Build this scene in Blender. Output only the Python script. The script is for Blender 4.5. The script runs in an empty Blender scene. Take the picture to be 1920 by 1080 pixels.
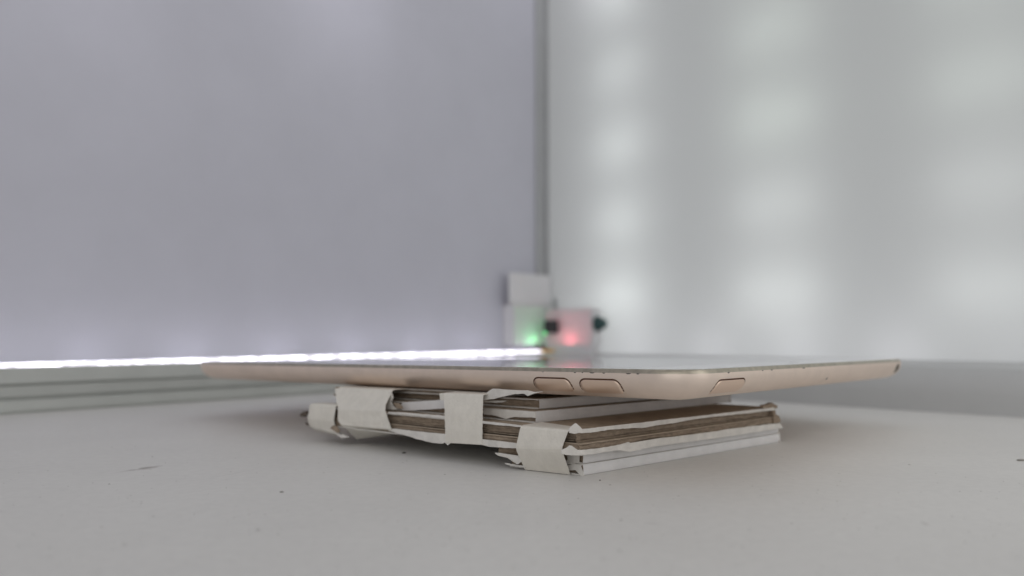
import bpy, bmesh, math, random
import numpy as np
from mathutils import Vector, noise

random.seed(7)
SC = bpy.context.scene
COL = SC.collection
MM = 0.001

# ------------------------------------------------------------------ camera
F, HOR, EYE = 1450.0, 625.0, 36.0          # focal length (px of a 1920 frame), horizon row, eye height in mm
TH = math.atan((HOR - 540) / F)
cd = bpy.data.cameras.new('camera')
cd.sensor_width = 36; cd.lens = 36 * F / 1920
cd.clip_start = 0.005; cd.clip_end = 20
cd.dof.use_dof = True; cd.dof.focus_distance = 0.197; cd.dof.aperture_fstop = 9.5
cam = bpy.data.objects.new('camera', cd); COL.objects.link(cam)
cam.location = (0, 0, EYE * MM); cam.rotation_euler = (math.pi / 2 + TH, 0, 0)
SC.camera = cam

# ------------------------------------------------------------------ light
w = bpy.data.worlds.new('World'); SC.world = w; w.use_nodes = True
bg = w.node_tree.nodes['Background']
bg.inputs[0].default_value = (0.97, 0.97, 1.0, 1); bg.inputs[1].default_value = 0.365
SC.view_settings.view_transform = 'Standard'; SC.view_settings.look = 'None'
SC.view_settings.exposure = 0.0; SC.view_settings.gamma = 1.0
SC.cycles.max_bounces = 10
SC.cycles.sample_clamp_indirect = 4

def lamp(name, kind, loc, energy, color=(1, 1, 1), size=0.01, rot=None, size_y=None):
    l = bpy.data.lights.new(name, kind); l.energy = energy; l.color = color
    if kind == 'AREA':
        l.size = size
        if size_y: l.shape = 'RECTANGLE'; l.size_y = size_y
    else:
        l.shadow_soft_size = size
    o = bpy.data.objects.new(name, l); COL.objects.link(o)
    o.location = Vector(loc) * MM
    if rot: o.rotation_euler = rot
    return o

lamp('ceiling_panel_lamp', 'AREA', (10, 330, 620), 0.12, (1.0, 0.985, 0.96), 0.55, (0, 0, 0), 0.55)
fl = lamp('front_fill_light', 'AREA', (-120, -480, 330), 1.35, (1.0, .985, .965), .8)  # added soft fill behind the camera, brightens the upright faces
fl.rotation_euler = (Vector((30, 240, 20)) - Vector((-120, -480, 330))).to_track_quat('-Z', 'Y').to_euler()

sl = lamp('side_fill_light', 'AREA', (345, 95, 190), 0.31, (1.0, .995, .98), .32)  # added fill out of view, lifts the right faces and floor under the overhang
sl.rotation_euler = (Vector((60, 250, 10)) - Vector((345, 95, 190))).to_track_quat('-Z', 'Y').to_euler()

# ------------------------------------------------------------------ geometry helpers (all in mm)
_c, _s = math.cos(TH), math.sin(TH)
def ray(px, py):
    a = (px - 960) / F; b = (540 - py) / F
    return Vector((a, _c - b * _s, _s + b * _c))
CAMP = Vector((0, 0, EYE))
def at_z(px, py, z):
    r = ray(px, py); return CAMP + r * ((z - EYE) / r.z)
def on_plane(px, py, p, n):
    r = ray(px, py); return CAMP + r * ((Vector(p) - CAMP).dot(n) / r.dot(n))
def at_y(px, py, y):
    r = ray(px, py); return CAMP + r * (y / r.y)

def new_obj(name, bm, mats, parent=None, smooth=False, loc=None, bevel=0, seg=2):
    """links a bmesh given in mm as one mesh object; loc = world origin in mm"""
    base = Vector(loc) if loc is not None else Vector((0, 0, 0))
    if parent is not None: base = PL0[parent.name]
    for v in bm.verts: v.co = (v.co - base) * MM
    bmesh.ops.recalc_face_normals(bm, faces=bm.faces[:])
    me = bpy.data.meshes.new(name); bm.to_mesh(me); bm.free()
    for m in (mats if isinstance(mats, (list, tuple)) else [mats]): me.materials.append(m)
    if smooth:
        for p in me.polygons: p.use_smooth = True
    o = bpy.data.objects.new(name, me); COL.objects.link(o)
    PL0[o.name] = base
    if parent is not None: o.parent = parent
    else: o.location = base * MM
    if bevel:
        b = o.modifiers.new('bevel', 'BEVEL'); b.width = bevel * MM; b.segments = seg; b.limit_method = 'ANGLE'
    return o
PL0 = {}
def thing(name, label, cat, loc=(0, 0, 0), group=None):
    o = bpy.data.objects.new(name, None); COL.objects.link(o)
    o.location = Vector(loc) * MM; o.empty_display_size = 0.01
    PL0[o.name] = Vector(loc); o['label'] = label; o['category'] = cat
    if group: o['group'] = group
    return o
def tag(o, label, cat, group=None):
    o['label'] = label; o['category'] = cat
    if group: o['group'] = group
    return o
def struct(o): o['kind'] = 'structure'; return o

def add_prism(bm, pts, z0, z1, mat_side=0, mat_top=0):
    """pts: list of (x,y); z0,z1 numbers or functions of (x,y)"""
    f0 = z0 if callable(z0) else (lambda x, y: z0); f1 = z1 if callable(z1) else (lambda x, y: z1)
    lo = [bm.verts.new((x, y, f0(x, y))) for x, y in pts]; hi = [bm.verts.new((x, y, f1(x, y))) for x, y in pts]
    n = len(pts)
    for i in range(n):
        bm.faces.new((lo[i], lo[(i + 1) % n], hi[(i + 1) % n], hi[i])).material_index = mat_side
    bm.faces.new(hi).material_index = mat_top; bm.faces.new(lo[::-1]).material_index = mat_side
def add_box(bm, o, ux, uy, uz):
    """box from corner o with edge vectors"""
    o, ux, uy, uz = map(Vector, (o, ux, uy, uz))
    v = [bm.verts.new(o + ux * i + uy * j + uz * k) for k in (0, 1) for j in (0, 1) for i in (0, 1)]
    for q in ((0, 2, 3, 1), (4, 5, 7, 6), (0, 1, 5, 4), (2, 6, 7, 3), (0, 4, 6, 2), (1, 3, 7, 5)):
        bm.faces.new([v[i] for i in q])
def add_lathe(bm, c, axis, prof, n=20):
    axis = Vector(axis).normalized(); a = axis.orthogonal().normalized(); b = axis.cross(a)
    rings = []
    for r, h in prof:
        rings.append([bm.verts.new(Vector(c) + axis * h + (a * math.cos(2 * math.pi * i / n) + b * math.sin(2 * math.pi * i / n)) * max(r, 1e-3)) for i in range(n)])
    for p, q in zip(rings, rings[1:]):
        for i in range(n): bm.faces.new((p[i], p[(i + 1) % n], q[(i + 1) % n], q[i]))
    bm.faces.new(rings[0][::-1]); bm.faces.new(rings[-1])
def add_sheet(bm, rows, thick):
    """grid of points (list of equal rows) made into a thin two sided sheet"""
    R, C = len(rows), len(rows[0]); P = [[Vector(p) for p in r] for r in rows]
    def nrm(i, j):
        a = P[min(i + 1, R - 1)][j] - P[max(i - 1, 0)][j]; b = P[i][min(j + 1, C - 1)] - P[i][max(j - 1, 0)]
        n = a.cross(b); return n.normalized() if n.length > 1e-9 else Vector((0, 0, 1))
    A = [[bm.verts.new(P[i][j] + nrm(i, j) * thick / 2) for j in range(C)] for i in range(R)]
    B = [[bm.verts.new(P[i][j] - nrm(i, j) * thick / 2) for j in range(C)] for i in range(R)]
    for i in range(R - 1):
        for j in range(C - 1):
            bm.faces.new((A[i][j], A[i][j + 1], A[i + 1][j + 1], A[i + 1][j]))
            bm.faces.new((B[i][j], B[i + 1][j], B[i + 1][j + 1], B[i][j + 1]))
    edge = [(0, j) for j in range(C)] + [(i, C - 1) for i in range(1, R)] + [(R - 1, j) for j in range(C - 2, -1, -1)] + [(i, 0) for i in range(R - 2, 0, -1)]
    for (a, b), (c, d) in zip(edge, edge[1:] + edge[:1]):
        bm.faces.new((A[a][b], B[a][b], B[c][d], A[c][d]))

# ------------------------------------------------------------------ materials
def mat(name, base, rough=0.5, metal=0.0, spec=0.5, var=0.0, vscale=200.0, bump=0.0, bscale=800.0, stretch=(1, 1, 1), col2=None, coat=0):
    m = bpy.data.materials.new(name); m.use_nodes = True
    nt = m.node_tree; b = nt.nodes['Principled BSDF']
    b.inputs['Base Color'].default_value = (*base, 1); b.inputs['Roughness'].default_value = rough
    b.inputs['Metallic'].default_value = metal; b.inputs['Specular IOR Level'].default_value = spec
    b.inputs['Coat Weight'].default_value = coat
    if var or bump:
        tc = nt.nodes.new('ShaderNodeTexCoord'); mp = nt.nodes.new('ShaderNodeMapping'); mp.inputs['Scale'].default_value = stretch
        nt.links.new(tc.outputs['Object'], mp.inputs['Vector'])
    if var:
        n = nt.nodes.new('ShaderNodeTexNoise'); n.inputs['Scale'].default_value = vscale; n.inputs['Detail'].default_value = 6; n.inputs['Roughness'].default_value = .62
        nt.links.new(mp.outputs[0], n.inputs['Vector'])
        r = nt.nodes.new('ShaderNodeValToRGB'); r.color_ramp.elements[0].position = .32; r.color_ramp.elements[1].position = .68
        c2 = col2 or tuple(c * (1 - var) for c in base)
        r.color_ramp.elements[0].color = (*c2, 1); r.color_ramp.elements[1].color = (*tuple(min(1, c * (1 + var * .35)) for c in base), 1)
        nt.links.new(n.outputs['Fac'], r.inputs[0]); nt.links.new(r.outputs[0], b.inputs['Base Color'])
    if bump:
        n2 = nt.nodes.new('ShaderNodeTexNoise'); n2.inputs['Scale'].default_value = bscale; n2.inputs['Detail'].default_value = 4
        nt.links.new(mp.outputs[0], n2.inputs['Vector'])
        bp = nt.nodes.new('ShaderNodeBump'); bp.inputs['Strength'].default_value = bump; bp.inputs['Distance'].default_value = 0.0003
        nt.links.new(n2.outputs['Fac'], bp.inputs['Height']); nt.links.new(bp.outputs[0], b.inputs['Normal'])
    return m
def emit(name, color, strength):
    m = bpy.data.materials.new(name); m.use_nodes = True; b = m.node_tree.nodes['Principled BSDF']
    b.inputs['Base Color'].default_value = (*color, 1)
    b.inputs['Emission Color'].default_value = (*color, 1); b.inputs['Emission Strength'].default_value = strength
    return m
def translucent(name, color, fac, tcol):
    m = bpy.data.materials.new(name); m.use_nodes = True; nt = m.node_tree
    out = nt.nodes['Material Output']; b = nt.nodes['Principled BSDF']
    b.inputs['Base Color'].default_value = (*color, 1); b.inputs['Roughness'].default_value = .5; b.inputs['Specular IOR Level'].default_value = .25
    t = nt.nodes.new('ShaderNodeBsdfTranslucent'); t.inputs[0].default_value = (*tcol, 1)
    mx = nt.nodes.new('ShaderNodeMixShader'); mx.inputs[0].default_value = fac
    nt.links.new(b.outputs[0], mx.inputs[1]); nt.links.new(t.outputs[0], mx.inputs[2]); nt.links.new(mx.outputs[0], out.inputs[0])
    return m

M_WALL = mat('white_wall_board', (.60, .60, .665), .55, spec=.25, var=.03, vscale=25, bump=.05, bscale=900)
M_PANEL = translucent('frosted_panel', (.63, .64, .645), .42, (.9, .92, .91))
M_RAIL = mat('grey_white_plastic', (.52, .535, .51), .45, var=.06, vscale=60)
M_PLINTH = mat('white_plinth_board', (.50, .505, .50), .45, var=.04, vscale=40)
M_POST = mat('grey_plastic', (.47, .48, .485), .45, var=.05, vscale=60)
M_CORE = mat('brown_corrugated_core', (.37, .295, .225), .9, spec=.1, var=.28, vscale=500, bump=.5, bscale=1600, stretch=(1, 1, 2.2))
M_SCRAP = mat('dark_brown_scrap', (.14, .115, .095), .9, spec=.1, var=.3, vscale=600)
M_KRAFT = mat('brown_kraft_paper', (.43, .35, .27), .85, spec=.15, var=.2, vscale=300, bump=.3, bscale=1500)
M_LINER = mat('white_paper_liner', (.77, .745, .70), .8, spec=.2, var=.16, vscale=260, bump=.35, bscale=1400)
M_FOLD = mat('white_paper_face', (.79, .78, .775), .7, spec=.25, var=.08, vscale=200, bump=.2, bscale=1400)
M_TAPE = mat('cream_masking_tape', (.80, .765, .69), .55, spec=.4, var=.08, vscale=350, bump=.5, bscale=2200, stretch=(1, 1, .5))
M_GOLD = mat('rose_gold_aluminium', (.91, .785, .69), .54, metal=1.0, var=.05, vscale=150, bump=.06, bscale=6000)
M_GOLD2 = mat('dimmed_chamfer_metal', (.52, .47, .38), .38, metal=1.0, var=.25, vscale=500)  # base colour darkened to stand in for a dimmer overhead reflection
M_BUTTON = mat('button_metal', (.88, .70, .575), .47, metal=1.0)
M_SLOT = mat('dark_slot', (.09, .04, .022), .8, spec=.1)
M_HOLE = mat('dark_hole', (.05, .045, .04), .7, spec=.1)
M_GLASS = mat('white_bezel_glass', (.72, .72, .72), .025, spec=.5)
M_DISPLAY = mat('dark_display_glass', (.02, .02, .022), .025, spec=.5)
M_LED = emit('led_diffuser', (.93, .90, 1.0), 1.5)
M_CHIP = emit('led_chip', (.88, .85, 1.0), 16)
M_TABEND = mat('amber_solder_tab', (.95, .58, .14), .5)
M_CASE = mat('white_case_plastic', (.76, .75, .76), .45, var=.03, vscale=80)
M_CASEF = translucent('white_case_front', (.80, .79, .79), .22, (.9, .9, .9))
M_BLACK = mat('black_plastic', (.02, .022, .024), .45)
M_TEAL = mat('dark_teal_plastic', (.02, .06, .06), .4)
M_GREEN = emit('green_indicator', (.2, 1, .35), .8)
M_CRUMB = mat('dark_crumb', (.08, .07, .06), .9, var=.3, vscale=2000)
M_DUST = mat('grey_dust', (.30, .285, .26), .9)

nt = M_LED.node_tree                      # the diffuser is brighter over its diodes
tc = nt.nodes.new('ShaderNodeTexCoord'); mp = nt.nodes.new('ShaderNodeMapping'); mp.inputs['Rotation'].default_value = (0, 0, -math.atan2(.734, .679)); mp.inputs['Scale'].default_value = (22, 300, 300)
mp.vector_type = 'POINT'; nn = nt.nodes.new('ShaderNodeTexNoise'); nn.inputs['Scale'].default_value = 1; nn.inputs['Detail'].default_value = 5
mr = nt.nodes.new('ShaderNodeMapRange'); mr.inputs[1].default_value = .38; mr.inputs[2].default_value = .66; mr.inputs[3].default_value = .95; mr.inputs[4].default_value = 4.6
nt.links.new(tc.outputs['Object'], mp.inputs[0]); nt.links.new(mp.outputs[0], nn.inputs['Vector']); nt.links.new(nn.outputs['Fac'], mr.inputs[0]); nt.links.new(mr.outputs[0], nt.nodes['Principled BSDF'].inputs['Emission Strength'])

# ------------------------------------------------------------------ the booth: floor, walls, rails
def floor_mat():
    m = mat('white_booth_floor', (.72, .708, .682), .5, spec=.3, var=.05, vscale=14, bump=.12, bscale=1500)
    nt = m.node_tree; b = nt.nodes['Principled BSDF']; src = b.inputs['Base Color'].links[0].from_socket
    geo = nt.nodes.new('ShaderNodeNewGeometry')
    # faint fingerprints and dust: fine mottling plus sparse specks
    n = nt.nodes.new('ShaderNodeTexNoise'); n.inputs['Scale'].default_value = 420; n.inputs['Detail'].default_value = 8
    nt.links.new(geo.outputs['Position'], n.inputs['Vector'])
    rr = nt.nodes.new('ShaderNodeMapRange'); rr.inputs[1].default_value = .35; rr.inputs[2].default_value = .7; rr.inputs[3].default_value = .97; rr.inputs[4].default_value = 1.02
    nt.links.new(n.outputs['Fac'], rr.inputs[0])
    mul = nt.nodes.new('ShaderNodeMix'); mul.data_type = 'RGBA'; mul.blend_type = 'MULTIPLY'; mul.inputs['Factor'].default_value = 1
    nt.links.new(src, mul.inputs['A']); nt.links.new(rr.outputs[0], mul.inputs['B'])
    cur = mul.outputs['Result']
    # scuff marks: (centre, direction angle, half length, half width) in mm
    for (px, py, px2, py2, wd, k) in ((205, 888, 305, 873, 1.1, .35), (250, 882, 300, 873.5, 2.2, .55), (385, 899, 490, 877, .7, .12), (1725, 977, 1742, 986, .6, .3), (1200, 979, 1235, 983, .5, .2),
                                      (1122, 1045, 1135, 1050, .8, .2), (1850, 957, 1858, 955, .5, .25), (890, 979, 905, 981, .5, .25), (560, 990, 572, 988, .5, .15)):
        a, c = at_z(px, py, 0), at_z(px2, py2, 0); mid = (a + c) / 2 * MM; d = (c - a)
        mp = nt.nodes.new('ShaderNodeMapping'); mp.vector_type = 'TEXTURE'
        mp.inputs['Location'].default_value = mid; mp.inputs['Rotation'].default_value = (0, 0, math.atan2(d.y, d.x)); mp.inputs['Scale'].default_value = (d.length / 2 * MM, wd * MM, 1)
        nt.links.new(geo.outputs['Position'], mp.inputs['Vector'])
        ln = nt.nodes.new('ShaderNodeVectorMath'); ln.operation = 'LENGTH'; nt.links.new(mp.outputs[0], ln.inputs[0])
        ad = nt.nodes.new('ShaderNodeMath'); ad.operation = 'MULTIPLY_ADD'; ad.inputs[1].default_value = 1.6; ad.inputs[2].default_value = -.8
        nt.links.new(n.outputs['Fac'], ad.inputs[0])
        sm = nt.nodes.new('ShaderNodeMath'); sm.operation = 'ADD'; nt.links.new(ln.outputs['Value'], sm.inputs[0]); nt.links.new(ad.outputs[0], sm.inputs[1])
        mr = nt.nodes.new('ShaderNodeMapRange'); mr.inputs[1].default_value = .25; mr.inputs[2].default_value = 1.05; mr.inputs[3].default_value = k; mr.inputs[4].default_value = 0
        nt.links.new(sm.outputs[0], mr.inputs[0])
        mx = nt.nodes.new('ShaderNodeMix'); mx.data_type = 'RGBA'; mx.inputs['B'].default_value = (.25, .21, .19, 1)
        nt.links.new(mr.outputs[0], mx.inputs['Factor']); nt.links.new(cur, mx.inputs['A']); cur = mx.outputs['Result']
    nt.links.new(cur, b.inputs['Base Color'])
    return m
bm = bmesh.new(); add_box(bm, (-900, -500, -8), (1900, 0, 0), (0, 1700, 0), (0, 0, 8))
struct(new_obj('floor', bm, floor_mat()))

DL = Vector((.679, .734, 0)).normalized(); NL = Vector((.734, -.679, 0)).normalized()    # left wall: direction to the corner, normal into the booth
DR = Vector((.734, -.679, 0)).normalized(); NR = -Vector((.679, .734, 0)).normalized()   # right wall: direction from the corner, normal into the booth
INNER = Vector((-27, 561, 0))                                       # where the two floor rails meet
WL, WR = 22.0, 103.2
CORNER = INNER - NL * WL - NR * WR
H_WALL = 560
bm = bmesh.new(); add_box(bm, CORNER - DL * 900, DL * 900, -NL * 4, (0, 0, H_WALL))
struct(new_obj('left_wall', bm, M_WALL))
bm = bmesh.new()
vs = [bm.verts.new(CORNER + DR * a + Vector((0, 0, z))) for a, z in ((0, 0), (800, 0), (800, H_WALL), (0, H_WALL))]; bm.faces.new(vs)
struct(new_obj('right_wall', bm, M_PANEL))

def extrude_profile(bm, prof, o, d, outv, length, k0=1.0, k1=1.0):
    """prof: (distance outward, z); o = start, d = direction"""
    a = [bm.verts.new(o + outv * k + Vector((0, 0, z * k0))) for k, z in prof]; b = [bm.verts.new(o + d * length + outv * k + Vector((0, 0, z * k1))) for k, z in prof]
    n = len(prof)
    for i in range(n): bm.faces.new((a[i], a[(i + 1) % n], b[(i + 1) % n], b[i]))
    bm.faces.new(a[::-1]); bm.faces.new(b)
RAILH = 20.4
bm = bmesh.new()
extrude_profile(bm, [(1.2, 0), (1.2, .9), (.2, 1.0), (.5, 5.8), (2.8, 6.0), (2.8, 7.2), (1.1, 7.4), (.2, 12.1), (2.1, 12.3), (2.1, 13.3), (.2, 13.5), (.3, RAILH - .3), (.6, RAILH), (WL, RAILH), (WL, 0)],
                INNER - DL * 800, DL, -NL, 800)
o = new_obj('base_rail', bm, M_RAIL)
tag(o, 'grooved pale plastic rail under the bright light strip along the left wall', 'rail')
bm = bmesh.new()
extrude_profile(bm, [(0, 0), (0, 7.5)] + [(9 * (1 - math.cos(a * math.pi / 24)), 7.5 + (RAILH - 7.5) * math.sin(a * math.pi / 24)) for a in range(1, 13)] + [(WR, RAILH), (WR, 0)], INNER - DR * WL, DR, -NR, 706)
o = new_obj('base_platform', bm, M_PLINTH)
tag(o, 'broad pale plinth at the foot of the right wall behind the tablet', 'plinth')
# fill behind the corner where the plinth meets the left wall
bm = bmesh.new()
# corner post: two flanges and a rounded bead
p0 = CORNER + NL * .2 + NR * .2
add_box(bm, p0, -DL * 11.0, NL * 2.2, (0, 0, H_WALL)); add_box(bm, p0 + NL * 2.3, DR * 4.0, NR * 2.0, (0, 0, H_WALL))
o = new_obj('corner_post', bm, M_POST, bevel=.5)
tag(o, 'grey vertical corner post where the two booth walls meet', 'post')

# light strip lying on the left rail
strip = thing('light_strip', 'glowing white light strip along the foot of the left wall', 'light strip', INNER - DL * 400 + Vector((0, 0, RAILH)))
bm = bmesh.new(); add_box(bm, INNER - DL * 790 - NL * .5 + Vector((0, 0, RAILH + .02)), DL * 880, -NL * 5.3, (0, 0, .4))
new_obj('backing_tape', bm, M_CASE, strip)
bm = bmesh.new()
prof = [(.8, RAILH + .43), (.7, RAILH + 1.2), (1.2, RAILH + 1.9), (2.2, RAILH + 2.2), (3.2, RAILH + 1.9), (3.7, RAILH + 1.2), (3.6, RAILH + .43)]
extrude_profile(bm, prof, INNER - DL * 790, DL, -NL, 866)
new_obj('diffuser', bm, M_LED, strip)
bm = bmesh.new(); add_box(bm, INNER + DL * 77 - NL * .2 + Vector((0, 0, RAILH + .45)), DL * 19, -NL * 3.2, (0, 0, 2.2))
new_obj('solder_tab', bm, M_TABEND, strip, bevel=.4)
chip0 = None
for k in range(-6, 8):
    s = 310 - 54 * k           # distance from INNER
    if s < -75: continue
    if chip0 is None:
        bm = bmesh.new(); add_box(bm, INNER - DL * s - NL * 4.0 + Vector((0, 0, RAILH + .45)), DL * 6, -NL * .8, (0, 0, 1.6))
        chip0 = new_obj('led_chip', bm, M_CHIP, strip); s00 = s
    else:
        c = chip0.copy(); COL.objects.link(c); c.parent = strip; c.location = chip0.location + DL * (s00 - s) * MM

# lamps behind the frosted right panel, in upright strips, and a lamp row above the left wall
for i, t in enumerate((77, 203, 326, 450)):
    for k in range(-0, 8):
        z = 65 + 59.5 * k - i * 1.5
        g = (.96, 1.0, .99) if i == 0 else ((.97, 1.0, .985) if k < 2 else (.91, 1.0, .91))
        e = (.0215, .0185, .014, .014)[i] * (1.4 if k == 0 else 1.0 if k < 3 else .8)
        for side in (-1, 1):            # the diodes sit in pairs
            p = CORNER + DR * (t + side * (9 if i == 0 else 13)) - NR * 29 + Vector((0, 0, z))
            lamp('panel_led_lamp', 'POINT', p, e * .56, g, .002)
for k in range(9):
    lamp('panel_foot_led_lamp', 'POINT', CORNER + DR * (30 + 62 * k) - NR * 30 + Vector((0, 0, 24)), .014 if k < 5 else .006, (.95, .93, 1.0), .002)
for px, e in ((640, .024), (985, .012), (150, .012)):
    p = on_plane(px, -22, INNER - NL * WL, NL) + NL * 58
    lamp('wall_top_led_lamp', 'POINT', p, e, (.93, .91, 1.0), .006)

# ------------------------------------------------------------------ tablet
KX, KY, PSI, KZ, TA, TB = 40.3227, 175.332, 0.838850, 27.74, .0162, .0090
LU = Vector((-math.sin(PSI), math.cos(PSI), 0)); SV = Vector((math.cos(PSI), math.sin(PSI), 0))
TW, TD, TT, RC = 240.0, 169.5, 7.5, 10.0
def tp(u, v, d):                          # tablet point: along long side, along short side, depth below the top
    p = Vector((KX, KY, 0)) + LU * u + SV * v
    return Vector((p.x, p.y, KZ - TA * u - TB * v + d))
def under(x, y):
    d = Vector((x - KX, y - KY, 0)); return KZ - TA * d.dot(LU) - TB * d.dot(SV) - TT
tab = thing('tablet', 'rose gold tablet lying flat across the taped cardboard stack', 'tablet', tp(TW / 2, TD / 2, -TT))
def outline(ins, n=12):
    r = max(RC - ins, 1.2); P = []
    for cu, cv, a0 in ((ins + r, ins + r, 180), (TW - ins - r, ins + r, 270), (TW - ins - r, TD - ins - r, 0), (ins + r, TD - ins - r, 90)):
        for k in range(n + 1):
            t = math.radians(a0 + 90 * k / n); P.append((cu + r * math.cos(t), cv + r * math.sin(t)))
    return P
def loft(bm, prof, cap0, cap1):
    rings = [[bm.verts.new(tp(u, v, d)) for u, v in outline(i)] for i, d in prof]
    for a, b in zip(rings, rings[1:]):
        n = len(a)
        for k in range(n): bm.faces.new((a[k], a[(k + 1) % n], b[(k + 1) % n], b[k]))
    if cap0: bm.faces.new(rings[0])
    if cap1: bm.faces.new(rings[-1])
PROF = [(.03, -1.05), (.0, -1.7), (.06, -2.4), (.28, -3.2), (.7, -4.1), (1.4, -5.0), (2.4, -5.9), (3.7, -6.65), (5.3, -7.2), (7.0, -7.43), (8.6, -7.5)]
bm = bmesh.new(); loft(bm, PROF, False, True)
new_obj('body', bm, M_GOLD, tab, smooth=True)
bm = bmesh.new(); loft(bm, [(.03, -1.05), (.10, -.85), (.42, -.14), (.6, -.02), (1.2, -.06)], False, False)
new_obj('chamfer', bm, M_GOLD2, tab, smooth=True)
bm = bmesh.new(); loft(bm, [(.8, -.3), (.8, -.03), (.95, .0)], False, True)
glass = new_obj('front_glass', bm, M_GLASS, tab)
bm = bmesh.new()
vs = [bm.verts.new(tp(u, v, .004)) for u, v in ((21.5, 11), (218.5, 11), (218.5, 158.5), (21.5, 158.5))]; bm.faces.new(vs)
new_obj('display', bm, M_DISPLAY, glass)
bm = bmesh.new(); add_lathe(bm, tp(229.5, TD / 2, -.05), (0, 0, 1), [(5.6, 0), (5.6, .07), (5.2, .08), (4.9, .02)], 32)
new_obj('home_button', bm, M_GOLD, glass, smooth=False)
bm = bmesh.new(); add_lathe(bm, tp(10.5, TD / 2, -.05), (0, 0, 1), [(1.7, 0), (1.7, .06)], 20)
new_obj('front_camera', bm, M_BLACK, glass)

# the edge profile as a function of arc length, for buttons and holes
PA = [(0.0, *PROF[0])]
for (i0, d0), (i1, d1) in zip(PROF, PROF[1:]): PA.append((PA[-1][0] + math.hypot(i1 - i0, d1 - d0), i1, d1))
def prof_at(a):
    A = np.array(PA); i = float(np.interp(a, A[:, 0], A[:, 1])); d = float(np.interp(a, A[:, 0], A[:, 2]))
    i2 = float(np.interp(a + .6, A[:, 0], A[:, 1])); d2 = float(np.interp(a + .6, A[:, 0], A[:, 2]))
    i1 = float(np.interp(a - .6, A[:, 0], A[:, 1])); d1 = float(np.interp(a - .6, A[:, 0], A[:, 2]))
    t = Vector((i2 - i1, d2 - d1)).normalized()
    return i, d, (t.y, -t.x)             # outward normal (towards -inset, and down)
def surf(side, s, a, off):
    i, d, n = prof_at(a); i += n[0] * off; d += n[1] * off
    return tp(s, i, d) if side == 'long' else tp(i, s, d)
def arc_of(d):                           # arc length where the profile reaches depth d
    A = np.array(PA); return float(np.interp(-d, -A[:, 2], A[:, 0]))
def proj(P):
    q = P - CAMP; dd = q.y * _c + q.z * _s; uu = -q.y * _s + q.z * _c
    return 960 + F * q.x / dd, 540 - F * uu / dd
def s_of_px(side, px, a):
    lo, hi = (11, 200) if side == 'long' else (6, 168)
    for _ in range(50):
        m = (lo + hi) / 2; x = proj(surf(side, m, a, 0))[0]
        if (x > px) == (side == 'long'): lo = m
        else: hi = m
    return lo
def pad(side, s0, s1, a0, a1, h, hb=-.15, rad=None, fade=0):
    """raised stadium patch wrapped on the edge profile"""
    bm = bmesh.new(); R = (a1 - a0) / 2 if rad is None else rad; ac = (a0 + a1) / 2; NR_, NC = 12, 14; rows = []
    for j in range(NR_ + 1):
        x = -math.cos(math.pi * j / NR_) * (a1 - a0) / 2; e = max(abs(x) - ((a1 - a0) / 2 - R), 0)
        inset = R - math.sqrt(max(R * R - e * e, 0)); b0, b1 = s0 + inset, s1 - inset
        if b1 - b0 < .04: b0, b1 = (s0 + s1) / 2 - .02, (s0 + s1) / 2 + .02
        rows.append([(b0 + (b1 - b0) * k / NC, ac + x) for k in range(NC + 1)])
    T = [[bm.verts.new(surf(side, s, a, h - (h + .03) * fade * max(0, (a - ac) / (a1 - ac)) ** 2)) for s, a in r] for r in rows]; B = [[bm.verts.new(surf(side, s, a, hb)) for s, a in r] for r in rows]
    for j in range(NR_):
        for k in range(NC): bm.faces.new((T[j][k], T[j][k + 1], T[j + 1][k + 1], T[j + 1][k]))
    ed = [(0, k) for k in range(NC + 1)] + [(j, NC) for j in range(1, NR_ + 1)] + [(NR_, k) for k in range(NC - 1, -1, -1)] + [(j, 0) for j in range(NR_ - 1, 0, -1)]
    for (a, b), (c, d) in zip(ed, ed[1:] + ed[:1]): bm.faces.new((T[a][b], B[a][b], B[c][d], T[c][d]))
    return bm
def button(name, side, px0, px1, dtop, dbot):
    a0, a1 = arc_of(dtop), arc_of(dbot); am = (a0 + a1) / 2
    s0, s1 = sorted((s_of_px(side, px0, am), s_of_px(side, px1, am)))
    g = .40
    b = new_obj(name, pad(side, s0 + g, s1 - g, a0 + g, a1 - .02, .17, rad=1.8, fade=1), M_BUTTON, tab, smooth=True, )
    new_obj('button_slot', pad(side, s0, s1, a0, a1, .025, rad=2.2, fade=2), M_SLOT, b)
button('volume_button', 'long', 1002, 1074, -2.5, -6.35)
button('volume_button', 'long', 1088, 1168, -2.5, -6.35)
button('power_button', 'short', 1336, 1393, -2.6, -6.35)
new_obj('headphone_jack', pad('short', 155.3, 158.8, arc_of(-1.7), arc_of(-5.2), .02), M_HOLE, tab)
am = arc_of(-5.0); sm = s_of_px('short', 1550, am)
new_obj('microphone_hole', pad('short', sm - .5, sm + .5, am - .5, am + .5, .02), M_HOLE, tab)
bm = bmesh.new()                          # nicks along the lower chamfer line
for side, px, L in (('long', 1110, 1.6), ('long', 1092, .5), ('long', 1078, .7), ('long', 1132, .9), ('long', 1018, .4), ('long', 1178, 1.5), ('long', 1196, .9),
                    ('short', 1447, 1.3), ('short', 1507, 2.4), ('short', 1366, 1.2), ('short', 1430, .8)):
    s = s_of_px(side, px, .1); n = 6
    top = [surf(side, s - L / 2 + L * k / n, .0 - .02, .012) for k in range(n + 1)]
    bot = [surf(side, s - L / 2 + L * k / n, .02 + (.16 + .1 * random.random()) * math.sin(math.pi * (k + .2) / (n + .4)), .012) for k in range(n + 1)]
    tv = [bm.verts.new(p) for p in top]; bv = [bm.verts.new(p) for p in bot]
    for k in range(n): bm.faces.new((tv[k], tv[k + 1], bv[k + 1], bv[k]))
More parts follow.
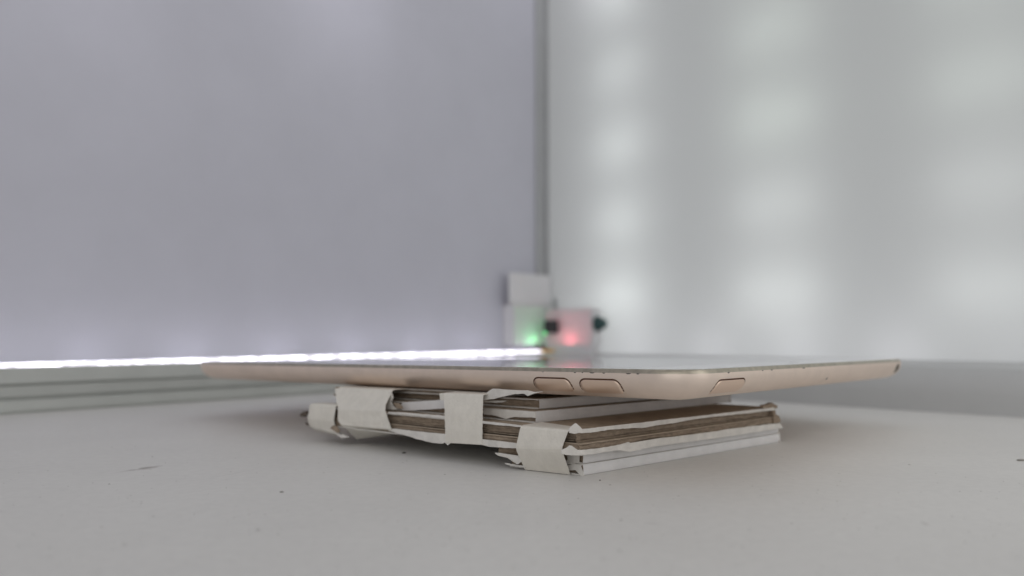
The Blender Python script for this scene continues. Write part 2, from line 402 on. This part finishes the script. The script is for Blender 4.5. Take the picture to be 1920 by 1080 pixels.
new_obj('edge_nicks', bm, M_HOLE, tab)['kind'] = 'stuff'

# ------------------------------------------------------------------ taped cardboard stack
A0 = Vector((17, 193, 0)); DA = Vector((-1.254, 1, 0)).normalized(); NA = Vector((1, 1.254, 0)).normalized()      # left face: start, direction, inward
DB = Vector((1.113, 1, 0)).normalized(); NB = Vector((-1, 1.113, 0)).normalized()                               # right face
def LF(px, py, k=0.0): return on_plane(px, py, A0 + NA * k, NA)
def RF(px, py, k=0.0): return on_plane(px, py, A0 + NB * k, NB)
stack = thing('cardboard_stack', 'stack of torn cardboard squares bound with masking tape under the tablet', 'cardboard stack', (5, 255, 0))

def nz(*a): return noise.noise(Vector(a))
def resample(poly, step=1.1):
    out = []                              # (x, y, edge index, distance along the edge, edge normal)
    n = len(poly); cx = sum(p[0] for p in poly) / n; cy = sum(p[1] for p in poly) / n
    for e in range(n):
        a, b = Vector(poly[e][:2]), Vector(poly[(e + 1) % n][:2]); d = b - a; m = max(2, int(d.length / step))
        nn = Vector((d.y, -d.x)).normalized()
        if nn.dot(Vector((cx, cy)) - (a + b) / 2) > 0: nn = -nn
        for i in range(m): p = a + d * (i / m); out.append((p.x, p.y, e, d.length * i / m, nn, d.length))
    return out
BOARDN = [0]
def board(poly, z0, z1, styles, top=None, bottom=None, set_in=(0, 0), liner=.32, core_in=.7, seed=0, label=None):
    """one corrugated board: brown core between two paper liners; styles per edge: 't' torn, 'f' folded white face"""
    f0 = z0 if callable(z0) else (lambda x, y: z0); f1 = z1 if callable(z1) else (lambda x, y: z1)
    pts = resample(poly); n = len(pts); NRW = 8
    def shift(p, off):
        x, y, e, s, nn, L = p
        k = min(1, min(s, L - s) / 1.5) if styles[e] == 't' else 1
        return x + nn.x * off * (k if off > 0 else 1), y + nn.y * off
    bmc = bmesh.new(); rows = []
    for j in range(NRW + 1):
        v = j / NRW; row = []
        for p in pts:
            x, y, e, s, nn, L = p
            if styles[e] == 't':
                off = -core_in + .5 * nz(s * .12, j * .45, seed * 9 + e) + .2 * nz(s * .8, j * .9, seed) - .35 * (abs(v - .5) * 2) ** 4
            else:
                off = .42 * math.sin(math.pi * (v * .9 + .05)) ** .6 - .42 + .12 * nz(s * .07, seed, e)
            qx, qy = shift(p, off); a, b = f0(x, y) + liner, f1(x, y) - liner
            if styles[e] == 'f': a -= liner * .9; b += liner * .9
            row.append(bmc.verts.new((qx, qy, a + (b - a) * v)))
        rows.append(row)
    for a, b in zip(rows, rows[1:]):
        for i in range(n):
            bmc.faces.new((a[i], a[(i + 1) % n], b[(i + 1) % n], b[i])).material_index = 1 if styles[pts[i][2]] == 'f' else 0
    bmc.faces.new(rows[0]); bmc.faces.new(rows[-1])
    core = new_obj('cardboard_sheet', bmc, [M_CORE, M_FOLD], stack)
    if label: core['label'] = label
    for which in (0, 1):
        bml = bmesh.new(); P = []
        for p in pts:
            x, y, e, s, nn, L = p
            if styles[e] == 't': off = .05 - set_in[which] + .38 * nz(s * .25, seed * 3 + which * 7, e) + .22 * nz(s * 1.1, seed, which + e)
            else: off = -.5
            P.append((*shift(p, off), x, y))
        droop = lambda X, Y: 0
        lo = []; hi = []
        for (qx, qy, x, y) in P:
            zb = (f1(x, y) - liner) if which else f0(x, y)
            dz = .12 * nz(qx * .3, qy * .3, seed + which)
            lo.append(bml.verts.new((qx, qy, zb + .01 + (dz if which else 0)))); hi.append(bml.verts.new((qx, qy, zb + liner - .01 + (0 if which else dz))))
        m = len(P)
        for i in range(m): bml.faces.new((lo[i], lo[(i + 1) % m], hi[(i + 1) % m], hi[i]))
        t = bml.faces.new(hi); bml.faces.new(lo[::-1])
        if which and top is not None: t.material_index = 1
        side = (bottom or M_LINER) if which == 0 else (M_KRAFT if set_in[1] > 0 else M_LINER)
        new_obj('paper_liner', bml, [side, top or M_LINER], core)
    return core
def plate(pxs, fn, k, thick=.18, name='torn_paper', mt=None, parent=None, sub=1, wav=.12, bend=0):
    """torn paper scrap: outline given as points on the face plane, pushed k mm inward, with ragged edges"""
    P = []
    m = len(pxs)
    for i in range(m):
        a, b = pxs[i], pxs[(i + 1) % m]; L = math.hypot(a[0] - b[0], a[1] - b[1]); c = max(1, int(L / 4))
        for q in range(c):
            x = a[0] + (b[0] - a[0]) * q / c; y = a[1] + (b[1] - a[1]) * q / c
            if q: x += .5 * nz(x * .5, y * .5, k); y += .9 * nz(x * .45, y * .45, k + 5)
            P.append(fn(x, y, k + wav * nz(x * .08, y * .08, 3)))
    bm = bmesh.new(); nrm = (NA if fn is LF else NB) * thick
    f = [bm.verts.new(p) for p in P]; b = [bm.verts.new(p + nrm) for p in P]; n = len(P)
    for i in range(n): bm.faces.new((f[i], f[(i + 1) % n], b[(i + 1) % n], b[i]))
    f1 = bm.faces.new(f); b1 = bm.faces.new(b[::-1])
    bmesh.ops.triangulate(bm, faces=[f1, b1])
    return new_obj(name, bm, mt or M_LINER, parent or stack)
def xy(v): return (v.x, v.y)

LEND = A0 + DA * 109; REND = A0 + DB * 94
# lower bundle
C4 = at_z(1094, 892.5, 0); R4 = at_z(1464, 829, 0); E4 = at_z(957, 875.5, 0)
C3 = C4 + (NA + NB) * .35; R3 = R4 + NB * .35; E3 = at_z(932, 853, 2.9)
B4 = R4 + DA * 60; B3 = R3 + DA * 62
L4 = board([xy(C4), xy(R4), xy(B4), xy(E4 + DB * 60 + DA * 4), xy(E4 + DB * 14 - DA * 2), xy(E4)], .05, 2.85, 'fttttt', seed=4)
L3 = board([xy(C3), xy(R3), xy(B3), xy(E3 + DB * 62), xy(E3)], 2.9, 5.75, 'ftttt', seed=3)
s5 = A0 + DA * 72 + NA * 30
L5 = board([xy(s5), xy(s5 + DB * 50), xy(s5 + DB * 50 + DA * 26), xy(s5 + DA * 26)], .05, 5.75, 'tttt', seed=5)
L2 = board([xy(A0), xy(REND + DB * 1.5), xy(REND + DB * 1.5 + DA * 100), xy(LEND)], 5.8, 8.75, 'tttt', top=M_KRAFT, set_in=(0, .25), core_in=.45, seed=2)
L1 = board([xy(A0 + DA * .5 + DB * .5), xy(REND - DB * .5), xy(REND - DB * .5 + DA * 102), xy(LEND)], 8.8, 11.8, 'tttt', top=M_KRAFT, bottom=M_CORE, set_in=(1.5, 0), core_in=1.5, seed=1)
# upper bundle, squeezed between the lower bundle and the tablet
def lev(f):
    return lambda x, y: 11.85 + f * (under(x, y) - .06 - 11.85)
U0 = Vector((6.4, 210, 0)); DU = Vector((-1.2, 1, 0)).normalized(); DV = Vector((1.12, 1, 0)).normalized()
U3 = board([xy(U0), xy(U0 + DV * 95), xy(U0 + DV * 95 + DU * 86), xy(U0 + DU * 86)], 11.85, lev(.415), 'fttt', top=M_KRAFT, seed=11)
V0 = Vector((7.6, 215.6, 0))
U2 = board([xy(V0), xy(V0 + DV * 74), xy(V0 + DV * 74 + DU * 82), xy(V0 + DU * 86), ], lev(.43), lev(.80), 'fttt', top=M_KRAFT, seed=12)
W0 = Vector((-5, 222.5, 0))
U1 = board([xy(W0), xy(W0 + DV * 60), xy(W0 + DV * 60 + DU * 66), xy(W0 + DU * 70)], lev(.815), lev(.995), 'tttt', top=M_KRAFT, liner=.2, seed=13, core_in=.9)

cA = lambda x, y: (540 + x / 5.333, 690 + y / 5.333)
c2 = lambda x, y: (820 + x / 4.908, 690 + y / 4.908)
c3 = lambda x, y: (1140 + x / 4.5, 660 + y / 4.5)
cb = lambda x, y: (720 + x / 7.714, 710 + y / 7.714)
cd_ = lambda x, y: (1040 + x / 8.727, 780 + y / 8.727)
ce = lambda x, y: (900 + x / 8.309, 770 + y / 8.309)
# ragged white liner hanging along the foot of the left face
plate([cb(60, 705), cb(105, 722), cb(480, 760), cb(870, 800), c2(415, 655), c2(730, 692), c2(735, 738), c2(640, 736), c2(560, 730), c2(480, 725), c2(415, 702), cb(1300, 945), cb(1150, 922), cb(980, 915),
       cb(945, 945), cb(920, 962), cb(880, 925), cb(840, 940), cb(700, 930), cb(500, 880), cb(300, 818), cb(60, 750)], LF, -.55, parent=L2)
# cream top lip of the lower bundle on the left face
plate([cb(60, 480), cb(200, 485), cb(480, 505), cb(870, 535), c2(415, 487), c2(770, 527), c2(770, 545), c2(415, 510), cb(870, 575), cb(600, 548), cb(330, 520), cb(60, 500)], LF, -.35, parent=L1, wav=.05)
# right face: cream lip, torn liner band, scraps round the corner
plate([cd_(430, 215), cd_(900, 165), cd_(1200, 130), c3(0, 627), c3(560, 562), c3(700, 548), c3(1000, 512), c3(1400, 468), c3(1405, 490), c3(1150, 520), c3(900, 545), c3(700, 570), c3(560, 600), c3(400, 620),
       c3(300, 640), c3(200, 641), cd_(1150, 207), cd_(900, 222), cd_(700, 258), cd_(430, 282)], RF, -.35, parent=L1, wav=.06)
plate([cd_(112, 560), cd_(200, 520), cd_(250, 480), cd_(290, 490), cd_(310, 560), cd_(500, 552), cd_(700, 530), cd_(1000, 482), cd_(1150, 450), cd_(1210, 425), cd_(1240, 442), cd_(1500, 400), c3(420, 730),
       c3(640, 706), c3(900, 670), c3(1100, 640), c3(1250, 622), c3(1450, 600), c3(1478, 640), c3(1300, 668), c3(1000, 715), c3(700, 755), c3(400, 795), cd_(1240, 585), cd_(1050, 562), cd_(800, 590), cd_(620, 625), cd_(350, 645), cd_(200, 640), cd_(120, 615)], RF, -.5, parent=L2)
plate([cd_(240, 215), cd_(285, 165), cd_(350, 118), cd_(400, 160), cd_(455, 215), cd_(430, 272), cd_(330, 292), cd_(250, 278)], RF, -.9, parent=L1, thick=.3)
k3, k4 = (C3 - A0).dot(NA), (C4 - A0).dot(NA)
plate([cd_(205, 655), cd_(300, 640), cd_(400, 640), cd_(400, 765), cd_(320, 778), cd_(205, 795), cd_(160, 745), cd_(202, 742), cd_(210, 700)], LF, k3 - .25, parent=L3, thick=.2, wav=.05)
plate([cd_(205, 803), cd_(330, 785), cd_(420, 800), cd_(470, 940), cd_(482, 985), cd_(462, 1012), cd_(420, 985), cd_(415, 930), cd_(370, 893), cd_(330, 885), cd_(228, 893)], LF, k4 - .25, parent=L4, thick=.22, wav=.05)
plate([cd_(240, 925), cd_(300, 945), cd_(410, 985), cd_(440, 1008), cd_(380, 1005), cd_(250, 965)], LF, k4 - .1, parent=L4, thick=.2, wav=.05)
# left face of the lower pair of boards
plate([ce(225, 655), ce(330, 660), ce(480, 690), ce(610, 705), ce(650, 790), ce(590, 835), ce(560, 830), ce(540, 790), ce(440, 740), ce(340, 715), ce(280, 700)], LF, .55, parent=L3)
plate([ce(380, 815), ce(550, 840), ce(690, 860), ce(705, 888), ce(560, 872), ce(400, 835)], LF, 1.3, parent=L4)
# upper bundle left face scraps
UF = 6.55
plate([c2(425, 378), c2(600, 385), c2(900, 405), c2(905, 460), c2(800, 452), c2(680, 450), c2(630, 470), c2(570, 450), c2(500, 432), c2(425, 425)], LF, UF - .2, parent=U3)
plate([c2(425, 300), c2(560, 305), c2(640, 302), c2(600, 315), c2(540, 320), c2(425, 318)], LF, UF - .2, parent=U2)
plate([cb(265, 345), cb(600, 325), cb(870, 300), cb(880, 430), cb(560, 450), cb(280, 462), cb(230, 420)], LF, UF - .5, parent=U3, mt=M_FOLD)
plate([c2(425, 250), c2(470, 215), c2(510, 190), c2(660, 200), c2(680, 212), c2(760, 208), c2(830, 205), c2(840, 222), c2(980, 215), c2(850, 245), c2(830, 258), c2(800, 238), c2(700, 240), c2(620, 252), c2(540, 280), c2(425, 298)], LF, 3.2, parent=U1, thick=.2)
# scraps by the first tape and the far right end
plate([cb(0, 260), cb(40, 245), cb(75, 190), cb(110, 210), cb(130, 270), cb(100, 340), cb(130, 400), cb(190, 440), cb(120, 450), cb(40, 440), cb(5, 400)], LF, 3.5, parent=U2, thick=.3)
plate([cb(130, 350), cb(200, 350), cb(260, 400), cb(265, 440), cb(190, 430)], LF, 3.2, parent=U2, mt=M_CORE, thick=.3)
pe = lambda x, y: (1340 + x / 9, 730 + y / 9)
plate([pe(800, 310), pe(830, 265), pe(900, 255), pe(965, 225), pe(1010, 250), pe(1060, 275), pe(1060, 320), pe(900, 322)], RF, -.2, parent=L1, mt=M_CORE, thick=1.2)
plate([pe(980, 355), pe(1025, 350), pe(1035, 420), pe(1090, 450), pe(1125, 550), pe(1000, 570)], RF, -.1, parent=L2, mt=M_CORE, thick=.8)
f7 = lambda x, y: (560 + x / 9, 720 + y / 9)
plate([f7(15, 530), f7(60, 470), f7(125, 455), f7(130, 500), f7(85, 555)], LF, 1.5, parent=L1, mt=M_SCRAP, thick=1)
plate([f7(115, 655), f7(160, 660), f7(165, 700), f7(125, 690)], LF, 1.5, parent=L2, mt=M_SCRAP, thick=1)

# torn bits and a painted-in dark hole beside the first strip
plate([f7(585, 165), f7(620, 175), f7(655, 205), f7(640, 212), f7(600, 195)], LF, 4.2, parent=U3, mt=M_CORE, thick=.5)
plate([f7(600, 60), f7(650, 45), f7(695, 75), f7(670, 110), f7(620, 105)], LF, 4.6, parent=U2, mt=M_CORE, thick=.5)
plate([f7(528, 745), f7(570, 705), f7(640, 705), f7(690, 800), f7(660, 832), f7(600, 790)], LF, -1.15, parent=L2, mt=M_CORE, thick=.3)  # brown plate standing in for the shade of a dark hole
plate([f7(575, 800), f7(640, 798), f7(700, 860), f7(750, 850), f7(850, 900), f7(720, 912), f7(690, 890)], LF, -.6, parent=L2, thick=.3)
# masking tape strips
def tape(rows, label, nr=9, nc=18, wr=.10, seed=0):
    """rows: list of (left point, right point) from the inside of the top fold to the bottom"""
    out = []
    for (a, b), (c, d) in zip(rows, rows[1:]):
        for i in range(nr):
            t = i / nr; out.append((a.lerp(c, t), b.lerp(d, t)))
    out.append(rows[-1])
    # round off the folds a little
    for _ in range(1):
        o2 = [out[0]]
        for p, q, r in zip(out, out[1:], out[2:]): o2.append(tuple((p[i] + q[i] * 2 + r[i]) / 4 for i in (0, 1)))
        out = o2 + [out[-1]]
    grid = []
    for i, (a, b) in enumerate(out):
        row = []
        for j in range(nc + 1):
            e = Vector((0, 0, 0))
            t = j / nc; p = a.lerp(b, t)
            p = p + NA * wr * (nz(p.x * .22, p.z * .35, seed) + .5 * nz(p.x * .7, p.z * .5, seed + 4)) + NA * .05 * nz(p.x * 1.6, p.z * .9, seed + 8) + DA * (.12 * nz(i * .7, seed, 1) if j in (0, nc) else 0)
            row.append(p)
        grid.append(row)
    bm = bmesh.new(); add_sheet(bm, grid, .16)
    o = new_obj('tape_strip', bm, M_TAPE, stack, smooth=False); o['label'] = label
    return o
def on_top(p, k): # point k mm inward, just under the tablet
    q = p + NA * k; return Vector((q.x, q.y, under(q.x, q.y) - .1))
def zfit(p): return Vector((p.x, p.y, min(p.z, under(p.x, p.y) - .12)))
# first strip: over both bundles, under the left half of the tablet
a, b = zfit(LF(628, 726, 5.0)), zfit(LF(737, 731, 4.6))
t1 = [(on_top(a, 6), on_top(b, 6)), (a, b), (LF(631, 754, 1.2), LF(723, 758, .8)), (LF(634, 768, -1.0), LF(723, 770, -1.0)), (LF(634, 788, -1.1), LF(729, 790, -1.1)), (LF(640, 797, -1.1), LF(734, 805, -1.0)), (LF(652, 806, 2.0), LF(748, 809, 3)), (LF(668, 823, 6.0), LF(742, 813, 8.5))]
tape(t1, 'wide creased strip nearest the far left end', seed=1, wr=.2)
a, b = zfit(LF(832, 737, 1.2)), zfit(LF(906, 736.5, 1.2))
t2 = [(on_top(a, 5), on_top(b, 5)), (a, b), (LF(834, 770, -.2), LF(905, 772, -.2)), (LF(835, 808, -.7), LF(904.5, 812, -.7)), (LF(836, 830, -.65), LF(904, 834, -.65))]
tape(t2, 'straight upright middle strip', seed=2, wr=.05)
plate([cb(800, 212), cb(870, 205), cb(875, 312), cb(815, 310)], LF, 1.6, name='torn_paper', mt=M_TAPE, thick=.15)
a, b = LF(977, 798, -.45), LF(1066, 804, -.45)
t3 = [(a + NA * 9 + Vector((0, 0, .1)), b + NA * 5 + Vector((0, 0, .1))), (a, b), (LF(967, 841, -1.1), LF(1053, 842, -1.1)), (at_z(984, 880, .2), at_z(1069, 889.5, .2))]
t3[0] = tuple(Vector((p.x, p.y, 12.0)) for p in t3[0]); t3[1] = tuple(Vector((p.x, p.y, 11.9)) for p in t3[1])
tape(t3, 'strip folded round the near corner of the lower bundle', seed=3, wr=.05)
a, b = LF(582, 757, -.4), LF(630, 760, -.7)
t4 = [(a + NA * 6, b + NA * 6), (a, b), (LF(577, 785, -.9), LF(626, 789, -.9)), (LF(582, 800, .5), LF(632, 814, .2)), (LF(592, 806, 3), LF(640, 818, 3))]
tape(t4, 'small strip at the far left end', seed=4)

# ------------------------------------------------------------------ dimmer boxes in the far corner
def case(org, d, n, L, H, T, zb, name, label, glow, gpos, foot=True):
    """box lying along a wall: d along the wall, n out of the wall; front is a thin milky sheet lit from within"""
    t = thing(name, label, 'control box', org + d * (L / 2) + Vector((0, 0, RAILH)))
    up = Vector((0, 0, 1)); w_ = 1.2
    bm = bmesh.new(); o_ = org + up * zb
    add_box(bm, o_, d * L, n * w_, up * H)
    add_box(bm, o_ + n * (w_ + .01), d * L, n * (T - w_), up * w_); add_box(bm, o_ + n * (w_ + .01) + up * (H - w_), d * L, n * (T - w_), up * w_)
    add_box(bm, o_ + n * (w_ + .01) + up * (w_ + .01), d * w_, n * (T - w_), up * (H - 2 * w_ - .02)); add_box(bm, o_ + n * (w_ + .01) + d * (L - w_) + up * (w_ + .01), d * w_, n * (T - w_), up * (H - 2 * w_ - .02))
    new_obj('case', bm, M_CASE, t)
    bm = bmesh.new()
    vs = [bm.verts.new(o_ + n * (T + .02) + d * a + up * z) for a, z in ((0, 0), (L, 0), (L, H), (0, H))]; bm.faces.new(vs)
    new_obj('front_cover', bm, M_CASEF, t)
    if foot:
      bm = bmesh.new(); add_box(bm, org + up * (RAILH + .02) + d * 2 + n * .5, d * (L - 4), n * (T - 1.5), up * (zb - RAILH - .04))
      new_obj('mounting_pad', bm, M_CASE, t)
    lamp('indicator_lamp', 'POINT', o_ + d * gpos + n * (T - 6.3) + up * 4.2, glow[3], glow[:3], .0012)
    return t
GL = Vector((0, 0, 0))
orgA = CORNER + NL * .5 - DL * 50.5
boxA = case(orgA + NL * .1, DL, NL, 46.5, 32, 11, 26.2, 'dimmer_box', 'white control box with green glow in the corner below a blank card', (.13, 1.0, .30, .0064), 22, False)
orgB = CORNER + NR * 1 + DR * 13.5
boxB = case(orgB, DR, NR, 47.5, 29.5, 13, 26.2, 'dimmer_box', 'white control box with red glow, black plug and dark side knob', (1.0, .18, .23, .0075), 26)
bm = bmesh.new(); add_box(bm, orgA - DL * 3.5 + NL * 4 + Vector((0, 0, 58.4)) + NL * 5, DL * 50, NL * 1.2, (0, 0, 25.5))
tag(new_obj('blank_card', bm, M_CASE, bevel=.2), 'blank white card standing above the green lit control box', 'card')
pA = at_y(1034, 612.5, 618)
bm = bmesh.new(); add_box(bm, pA + Vector((-5.6, 0, -5.3)), (11.2, 0, 0), (0, 10, 0), (0, 0, 10.6))
new_obj('plug_socket', bm, M_BLACK, boxB, bevel=1.0)
pB = at_y(1041, 563, 628)
bm = bmesh.new(); add_lathe(bm, Vector((pB.x, pB.y, 55.75)), (0, 0, 1), [(2.2, 0), (2.2, 4), (3.0, 5), (2.9, 8), (1.5, 9.3)], 16)
new_obj('push_button', bm, M_POST, boxB, smooth=True)
pk = orgB + DR * 47.5 + NR * 7; pk.z = at_y(1133, 607, pk.y).z
bm = bmesh.new(); add_lathe(bm, pk, DR, [(6.2, .1), (6.0, 2.0), (4.8, 3.6), (4.0, 6.4), (3.3, 7.8), (1.3, 8.3)], 24)
new_obj('knob', bm, M_TEAL, boxB, smooth=True)
pg = at_y(1022, 625, 616); bm = bmesh.new(); add_lathe(bm, pg, (0, -1, 0), [(1.2, -3), (1.2, .4), (.8, 1.1)], 14)
new_obj('indicator', bm, M_GREEN, boxA, smooth=True)

# ------------------------------------------------------------------ crumbs and dust on the floor
def crumb(px, py, r, label, grp=None, m=M_CRUMB):
    p = at_z(px, py, 0); bm = bmesh.new(); bmesh.ops.create_icosphere(bm, subdivisions=2, radius=1)
    for v in bm.verts:
        k = 1 + .45 * nz(v.co.x * 1.3 + px, v.co.y * 1.3, v.co.z * 1.3 + py)
        v.co = Vector((v.co.x * r[0] * k + p.x, v.co.y * r[1] * k + p.y, max(v.co.z * r[2] * k + r[2] * .6, 0.01)))
    tag(new_obj('crumb', bm, m, loc=(p.x, p.y, 0), smooth=True), label, 'crumb', grp)
crumb(757.5, 850, (.62, .5, .28), 'dark crumb on the floor under the overhanging cardboard edge', 'crumbs on the floor')
crumb(528, 923, (.5, .4, .15), 'grey fleck on the bare floor left of the stack', 'crumbs on the floor', M_DUST)
crumb(1914, 864, (1.1, .7, .3), 'grey crumb at the right edge on the open floor', 'crumbs on the floor', M_DUST)
crumb(1125, 901, (.22, .2, .12), 'tiny dark speck just in front of the stack corner', 'crumbs on the floor')
bm = bmesh.new()
for i in range(420):
    px = random.uniform(-40, 1960); py = random.choice((random.uniform(880, 1080), random.uniform(830, 1080)))
    p = at_z(px, py, 0); 
    if (p - A0).dot(NA) > -1 and (p - A0).dot(NB) > -1: continue
    r = random.uniform(.04, .13) * (1.8 if random.random() < .06 else 1); n = 6; an = random.uniform(0, 3)
    vs = [bm.verts.new((p.x + r * (1 + 1.2 * abs(math.sin(an))) * math.cos(2 * math.pi * k / n + an), p.y + r * random.uniform(.6, 1.3) * math.sin(2 * math.pi * k / n + an), .02)) for k in range(n)]
    t = bm.verts.new((p.x, p.y, .03 + r * .5))
    for k in range(n): bm.faces.new((vs[k], vs[(k + 1) % n], t))
new_obj('dust_specks', bm, M_DUST)['kind'] = 'stuff'
